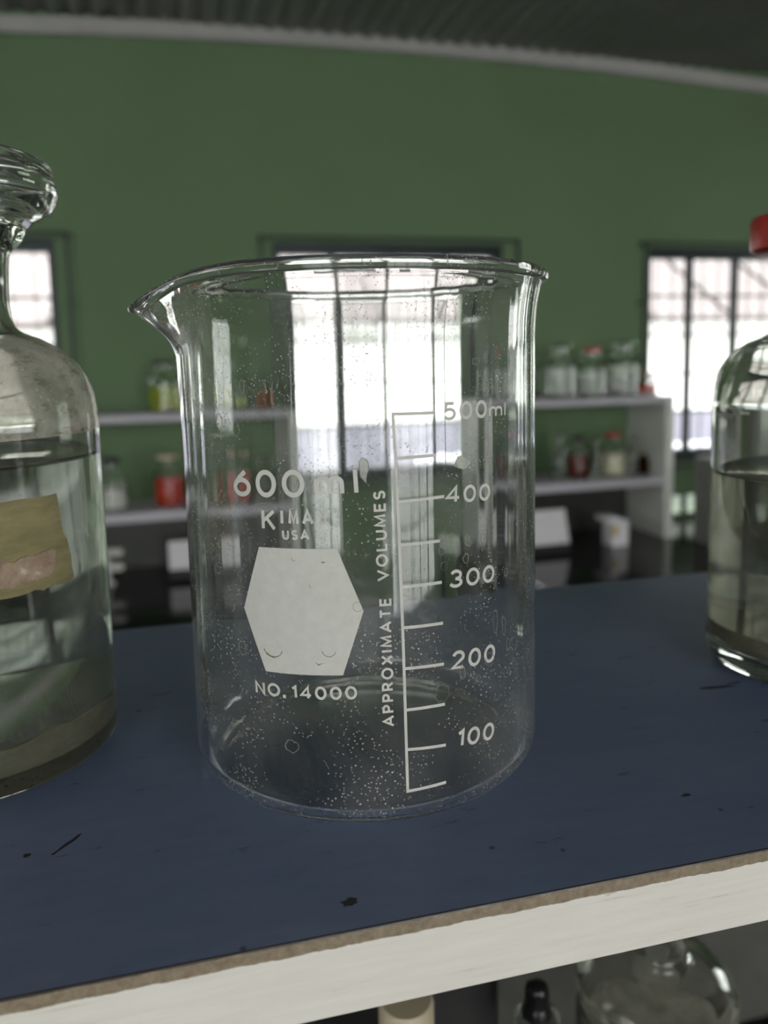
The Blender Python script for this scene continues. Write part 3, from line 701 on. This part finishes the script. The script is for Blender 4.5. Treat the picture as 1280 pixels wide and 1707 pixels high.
text('scale_number', '400', (.4344, .0702), (.7077, .0695), .0038, bk, stroke=.175)
text('scale_number', '300', (.4480, .0516), (.7352, .0508), .0040, bk, stroke=.175)
text('scale_number', '200', (.4556, .03326), (.7362, .0322), .0042, bk, stroke=.175)
text('scale_number', '100', (.4806, .0151), (.7232, .0139), .0041, bk, stroke=.175)
# chips and dried drops on the hexagon
HR = BR + .00008
def chip(c, z, r, a0, a1, w):
    P = [(c * BR + r * math.cos(math.radians(a0 + (a1 - a0) * i / 14)) * (1 + .06 * rnd.random()), z + r * math.sin(math.radians(a0 + (a1 - a0) * i / 14)) * (1 + .05 * rnd.random())) for i in range(15)]
    bm = bmesh.new(); ribbon(bm, P, w); wrap(bm, HR, .00004); frombm('print_chip', bm, M['peel'], hexo)
for q_ in ((-.432, .0397, .0024, 200, 340, .00017), (-.428, .0398, .0024, 225, 300, .0002), (-.144, .0400, .0015, 195, 345, .00013), (-.002, .0494, .0010, 20, 330, .00007), (-.30, .0597, .0006, 180, 290, .00008), (-.215, .0540, .0006, 150, 260, .00007)): chip(*q_)
for c in ([(-.212, .0372), (-.197, .0367), (-.185, .03685), (-.160, .0371), (-.176, .0369), (-.196, .0364)], [(-.17, .0590), (-.155, .05915), (-.146, .0590), (-.158, .0588)]):
    decal('print_chip', [c], hexo, M['peel'], HR, .00004)
# clear flakes of old tape and dried drips on the wall
fm, fnt, fout = newmat('dried_residue')
g = N(fnt, 'ShaderNodeBsdfGlass', Roughness=.25, IOR=1.3); g.inputs[0].default_value = (.95, .95, .9, 1)
d = N(fnt, 'ShaderNodeBsdfDiffuse'); d.inputs[0].default_value = (.75, .75, .68, 1)
mx = N(fnt, 'ShaderNodeMixShader'); nn = noise(fnt, 900, 3, .7); rr = ramp(fnt, nn.outputs[0], [(.35, (.05, .05, .05)), (.75, (.45, .45, .45))]); L(fnt, rr.outputs[0], mx.inputs[0])
L(fnt, g.outputs[0], mx.inputs[1]); L(fnt, d.outputs[0], mx.inputs[2]); L(fnt, mx.outputs[0], fout.inputs[0])
def blob(c, z, rx, rz, seed, n=18, tail=0):
    q = random.Random(seed); P = []
    for i in range(n):
        a = 2 * PI * i / n; k = .8 + .35 * q.random()
        y = math.sin(a); P.append((c + rx * k * math.cos(a) / BR, z + rz * k * y * (1 + (tail if y > .5 else 0))))
    return P
def rim(name, outl, mat, R, w=.00016):
    bm = bmesh.new(); ribbon(bm, [(a * BR, z) for a, z in outl], w, True); wrap(bm, R, .00004); return frombm(name, bm, mat, bk)
flake = [(.022, .0801), (.036, .0809), (.056, .0806), (.066, .0797), (.066, .0784), (.058, .0776), (.052, .0757), (.034, .0766), (.026, .0770), (.024, .0785)]
fl_o = decal('tape_flake', [flake], bk, fm, BR + .00012, .00005)
fo2 = rim('flake_rim', flake, M['crust'], BR + .00014); fo2.parent = fl_o
flake = [(.488, .0784), (.505, .0800), (.528, .0802), (.552, .0796), (.580, .0785), (.560, .0775), (.535, .0772), (.505, .0776)]
fl_o = decal('tape_flake', [flake], bk, fm, BR + .00012, .00005)
fo2 = rim('flake_rim', flake, M['crust'], BR + .00014, .0001); fo2.parent = fl_o
for c, z, rx, rz, s in ((.4043, .0284, .0017, .0020, 1), (.4084, .0600, .0007, .0008, 2), (.424, .0567, .0008, .0010, 3), (.5622, .0615, .0009, .0014, 4), (.548, .0575, .0007, .0011, 5), (.855, .0347, .0007, .0016, 6),
                        (.66, .0612, .0009, .0011, 7), (.836, .0520, .0008, .0010, 8), (.745, .0415, .0008, .0028, 9), (.815, .0395, .0007, .0022, 21), (-.449, .0705, .0022, .0006, 11), (-.790, .0546, .0013, .0010, 12), (-.70, .0510, .0004, .0005, 13),
                        (.52, .0320, .0007, .0016, 15), (-.60, .0868, .0009, .0017, 16), (-.72, .0880, .0010, .0018, 17), (-.55, .0960, .0007, .0014, 18), (.70, .0330, .0014, .0016, 19), (.62, .1000, .0010, .0007, 20), (-.62, .0380, .0012, .0016, 22), (-.35, .0175, .0016, .0015, 23)):
    rim('dried_drop', blob(c, z, rx, rz, s), M['crust'], BR + .00005, .00011 + .00004 * (s % 3))
for q_ in range(26):
    a = rnd.uniform(-.95, .95); z = rnd.uniform(.012, .105); n = 7; cv = rnd.uniform(-1, 1)
    P = [(a * BR + .0006 * rnd.random() + .0011 * math.sin(cv * k / n * 2), z + .0022 * k / n) for k in range(n)]
    bm = bmesh.new(); ribbon(bm, P, .00009); wrap(bm, BR + .00003, .00003); frombm('fine_scratch', bm, M['crust'], bk)

# ------------------------------------------------------------------ large left bottle
def local_profile(pts, n=5): return spline(pts, n)
LX, LY, LR = -.1122, .2079, .0360
lb = thing('reagent_bottle', 'large stoppered glass bottle of cloudy water at the left edge of the blue shelf', 'bottle', Vector((LX, LY, .0002 + DB)), 'large reagent bottles on the near shelf')
w = .0022
base = [(0, .0016 - DB), (.026, .0012 - DB), (.031, .0002 - DB)] + arc(.0332, .0028 - DB, .0027, -80, 0, 6)
body = base + [(LR, .006), (LR, .03), (LR, .06), (LR, .0840)]
shoulder = spline([(LR, .0845), (.0357, .0893), (.0344, .0960), (.0302, .1029), (.0240, .1074), (.0200, .1092), (.0168, .1112), (.0157, .116), (.0158, .123), (.0164, .1295), (.0174, .1313), (.0196, .1335), (.0209, .1358), (.0206, .1374), (.0190, .1381)], 5)
inner_top = spline([(.0135, .1381), (.0130, .132), (.0126, .117), (.0145, .1098), (.0200, .1066), (.0270, .1022), (.0318, .0950), (LR - w, .0880), (LR - w, .0840)], 5)
inner_low = [(LR - w, .06), (LR - w, .03), (LR - w, .008)] + arc(LR - w - .003, .0068, .003, 0, -90, 5) + [(.02, .0034), (0, .0034)]
# the glass: upper part carries the dried deposit, lower part is clear; one closed wall with two materials
bm = lathe_bm(body + shoulder + inner_top + inner_low, 128)
me_o = frombm('bottle_glass', bm, M['bottle'], lb, True)
me_o.data.materials.append(M['shoulder'])
for p in me_o.data.polygons:
    if .0795 < p.center.z < .109 and p.normal.x * p.center.x + p.normal.y * p.center.y > 0: p.material_index = 1
ri = LR - w + .0003
lathe('water', [(0, .0116), (ri, .0116), (ri, .0782), (ri - .0004, .0776), (ri - .0018, .0770), (0, .0770)], M['cloudy'], lb, 128)
bm = lathe_bm([(0, .0031), (ri - .003, .0032), (ri - .0009, .0041), (ri, .007), (ri, .0118), (ri - .002, .0114), (ri * .7, .0111), (ri * .35, .0110), (0, .0110)], 128)
for v in bm.verts:
    if v.co.z > .0105:
        a = math.atan2(v.co.y, v.co.x); v.co.z -= .0006 + .0006 * math.sin(5 * a + 1) + .0004 * math.sin(13 * a)
frombm('sediment', bm, M['sediment'], lb, True)
st = spline([(0, .1519), (.015, .1521), (.0246, .1530)], 3) + spline([(.0262, .1533), (.0282, .1520), (.0287, .1486), (.0294, .1461), (.0288, .1438), (.0272, .1406), (.0237, .1385), (.0200, .1383)], 4) + [(.0132, .1382), (.0122, .117), (.0100, .114), (0, .114)]
lathe('glass_stopper', [(0, .114)] + list(reversed(st))[1:], M['stopper'], lb, 128)
# hollow inside of the stopper head
bm = lathe_bm([(0, .1410), (.0185, .1410)] + spline([(.0222, .1413), (.0252, .1435), (.0270, .1461), (.0266, .1488), (.0262, .1500)], 4) + [(.0250, .1508), (0, .1502)], 96)
bmesh.ops.recalc_face_normals(bm, faces=bm.faces); bmesh.ops.reverse_faces(bm, faces=bm.faces)
frombm('stopper_hollow', bm, M['stopper'], lb, True, recalc=False)
def lb_patch(name, outl, mat, R=LR, t=.00012): 
    o = decal(name, [outl], lb, mat, R + .00005, t); return o
q = random.Random(7)
top = [(-.25 + 1.36 * i / 16, .0700 + .0004 * q.random()) for i in range(17)]
side = [(1.125, .0665), (1.13, .0630), (1.145, .0600), (1.175, .0585), (1.185, .0560), (1.20, .0540), (1.20, .0510), (1.215, .0490)]
bot = side + [(1.205 - 1.455 * i / 24, .0474 + .0008 * q.random()) for i in range(25)]
lb_patch('old_label', top + bot, M['label_yellow'])
scrap = [(.55, .0570), (.63, .0577), (.70, .0572), (.735, .0562), (.78, .0557), (.80, .0563), (.86, .0567), (.90, .0563), (.96, .0568), (1.03, .0571), (1.065, .0566), (1.06, .0552), (1.045, .0546), (1.07, .0535), (1.055, .0522), (1.02, .0512), (.99, .0506), (.965, .0510), (.93, .0500), (.90, .0509), (.84, .0502), (.80, .0506), (.76, .0498), (.71, .0503), (.66, .0494), (.60, .0500), (.55, .0498)]
lb_patch('torn_label', scrap, M['scrap'], LR + .00018, .0003)

# ------------------------------------------------------------------ right bottle with red cap
RX, RY, RR_ = .1376, .2541, .0305
rb = thing('reagent_bottle', 'glass bottle with a red cap at the right edge of the blue shelf', 'bottle', Vector((RX, RY, .0002 + DB)), 'large reagent bottles on the near shelf')
base = [(0, .0016 - DB), (.020, .0012 - DB), (.0250, .0002 - DB)] + arc(.0264, .0042 - DB, .0041, -82, 0, 8)
shoulder = spline([(RR_, .0820), (.0303, .0860), (.0296, .0910), (.0280, .0960), (.0250, .0999), (.0200, .1034), (.0150, .1053), (.0124, .1085), (.0118, .114), (.0118, .1230), (.0130, .1250), (.0146, .1268), (.0147, .1290), (.0136, .1302)], 5)
inner = spline([(.0092, .1302), (.0092, .114), (.0106, .1068), (.0145, .1038), (.0210, .0999), (.0258, .0935), (RR_ - w, .0850), (RR_ - w, .0810)], 5) + [(RR_ - w, .05), (RR_ - w, .009)] + arc(RR_ - w - .004, .0078, .004, 0, -90, 5) + [(.013, .0036), (0, .0036)]
lathe('bottle_glass', base + [(RR_, .01), (RR_, .03), (RR_, .06)] + shoulder + inner, M['bottle'], rb, 128)
ri = RR_ - w + .0003
lathe('water', [(0, .0124), (ri, .0124), (ri, .0622), (ri - .0004, .0617), (ri - .0016, .0611), (0, .0611)], M['murky'], rb, 128)
lathe('sediment', [(0, .0039), (ri - .004, .0039), (ri - .0012, .0052), (ri, .0085), (ri, .0122), (ri * .7, .0117), (0, .0115)], M['sediment2'], rb, 128)
cp = lathe('red_cap', [(0, .122), (.0084, .122), (.0088, .1308), (.0150, .1309), (.0180, .1310), (.0203, .1320), (.0206, .1330), (.0206, .1408), (.0198, .1420), (.017, .1425), (0, .1425)], M['red_plastic'], rb, 96)
cp.data.name = 'red_cap'

# ------------------------------------------------------------------ things on the board under the shelf
SHELF_Z = LB + .0004
bt = thing('reagent_bottle', 'clear glass bottle of whitish crystals under the shelf at lower right', 'bottle', Vector((.1040, .2930, SHELF_Z)), 'bottles under the near shelf')
R = .031
ot = [(0, .001), (R * .85, .0003)] + arc(R - .004, .0043, .004, -80, 0, 5) + spline([(R, .03), (R, .0945), (.0304, .1010), (.0270, .1065), (.0215, .1103), (.0150, .1130), (.0112, .1160), (.0106, .121), (.0106, .134), (.0130, .1355), (.0130, .1385), (.0110, .1395)], 5)
it = spline([(.0088, .1395), (.0086, .119), (.0120, .1110), (.0200, .1080), (.0258, .1035), (R - .0022, .0960), (R - .0022, .090)], 5) + [(R - .0022, .01), (R - .006, .004), (0, .0035)]
lathe('bottle_glass', ot + it, M['bottle'], bt, 96)
r2 = R - .0024
bm = lathe_bm([(0, .0038), (r2 - .005, .0045), (r2, .0105), (r2, .080), (r2 * .8, .083), (r2 * .4, .0815), (0, .082)], 96)
for v in bm.verts:
    if v.co.z > .075: v.co.z += .0014 * math.sin(v.co.x * 400) * math.cos(v.co.y * 350)
crys = frombm('crystals', bm, sediment('whitish_crystals', (.88, .84, .80), .85), bt, True)
lathe('glass_stopper', [(0, .126), (.0080, .126), (.0084, .1398), (.0110, .1404), (.0150, .140), (.0150, .147), (.012, .150), (0, .151)], M['stopper'], bt, 64)
dr = thing('dropper_bottle', 'dropper bottle with a black rubber bulb under the shelf', 'bottle', Vector((.0566, .2930, SHELF_Z)), 'bottles under the near shelf')
DZ = .0272
lathe('bottle_glass', [(0, .001), (.0155, .0003), (.0168, .002), (.0168, .034 + DZ)] + spline([(.0168, .036 + DZ), (.0155, .042 + DZ), (.0112, .0465 + DZ), (.0082, .049 + DZ), (.0080, .0535 + DZ), (.0092, .0550 + DZ), (.0095, .0575 + DZ), (.0090, .0595 + DZ)], 4) + [(.0060, .0600 + DZ), (.0058, .048 + DZ), (.0102, .043 + DZ), (.0150, .036 + DZ), (.0150, .004), (0, .003)], M['plainglass'], dr, 64)
lathe('rubber_bulb', [(0, .050 + DZ), (.0053, .050 + DZ), (.0055, .0598 + DZ)] + spline([(.0060, .0606 + DZ), (.0054, .0635 + DZ), (.0048, .0655 + DZ), (.0049, .0695 + DZ), (.0044, .0725 + DZ), (.0025, .0742 + DZ), (0, .0748 + DZ)], 4), M['black_rubber'], dr, 64)
lathe('pipette', [(.0018, .006), (.0018, .0499 + DZ), (.0010, .0499 + DZ), (.0010, .006), (.0018, .006)], M['plainglass'], dr, 24)
cb = thing('capped_bottle', 'cream capped bottle under the shelf left of the dropper bottle', 'bottle', Vector((.0034, .2520, SHELF_Z)), 'bottles under the near shelf')
lathe('bottle_glass', [(0, .001), (.0215, .0003), (.0230, .003), (.0230, .078)] + spline([(.0230, .080), (.0212, .0865), (.0153, .0920), (.0090, .0955), (.0086, .100)], 4) + [(.0066, .100), (.0066, .094), (.0128, .0885), (.0198, .0825), (.0212, .076), (.0212, .005), (0, .004)], M['amber'], cb, 64)
cap_ob = lathe('cap', [(0, .1005), (.0092, .1005), (.0096, .1015), (.0096, .1295), (.0086, .1310), (0, .1315)], M['creamcap'], cb, 64)
def on_shelf(x, y, z): return S0 + Vector((math.cos(SA) * x - math.sin(SA) * y, math.sin(SA) * x + math.cos(SA) * y, z))
bx = thing('black_block', 'tall black block behind the bottles under the shelf', 'box', on_shelf(.018, .1705, SHELF_Z), None, SA)  # black block filling the dark area behind the bottles
bm = bmesh.new(); box(bm, -.068, .070, -.0085, .0085, 0, .170); bevel(frombm('block_body', bm, M['black_card'], bx), .002)
bm = bmesh.new(); box(bm, -.069, .071, -.0095, .0095, .1705, .190); bevel(frombm('block_top', bm, M['black_card'], bx), .002)
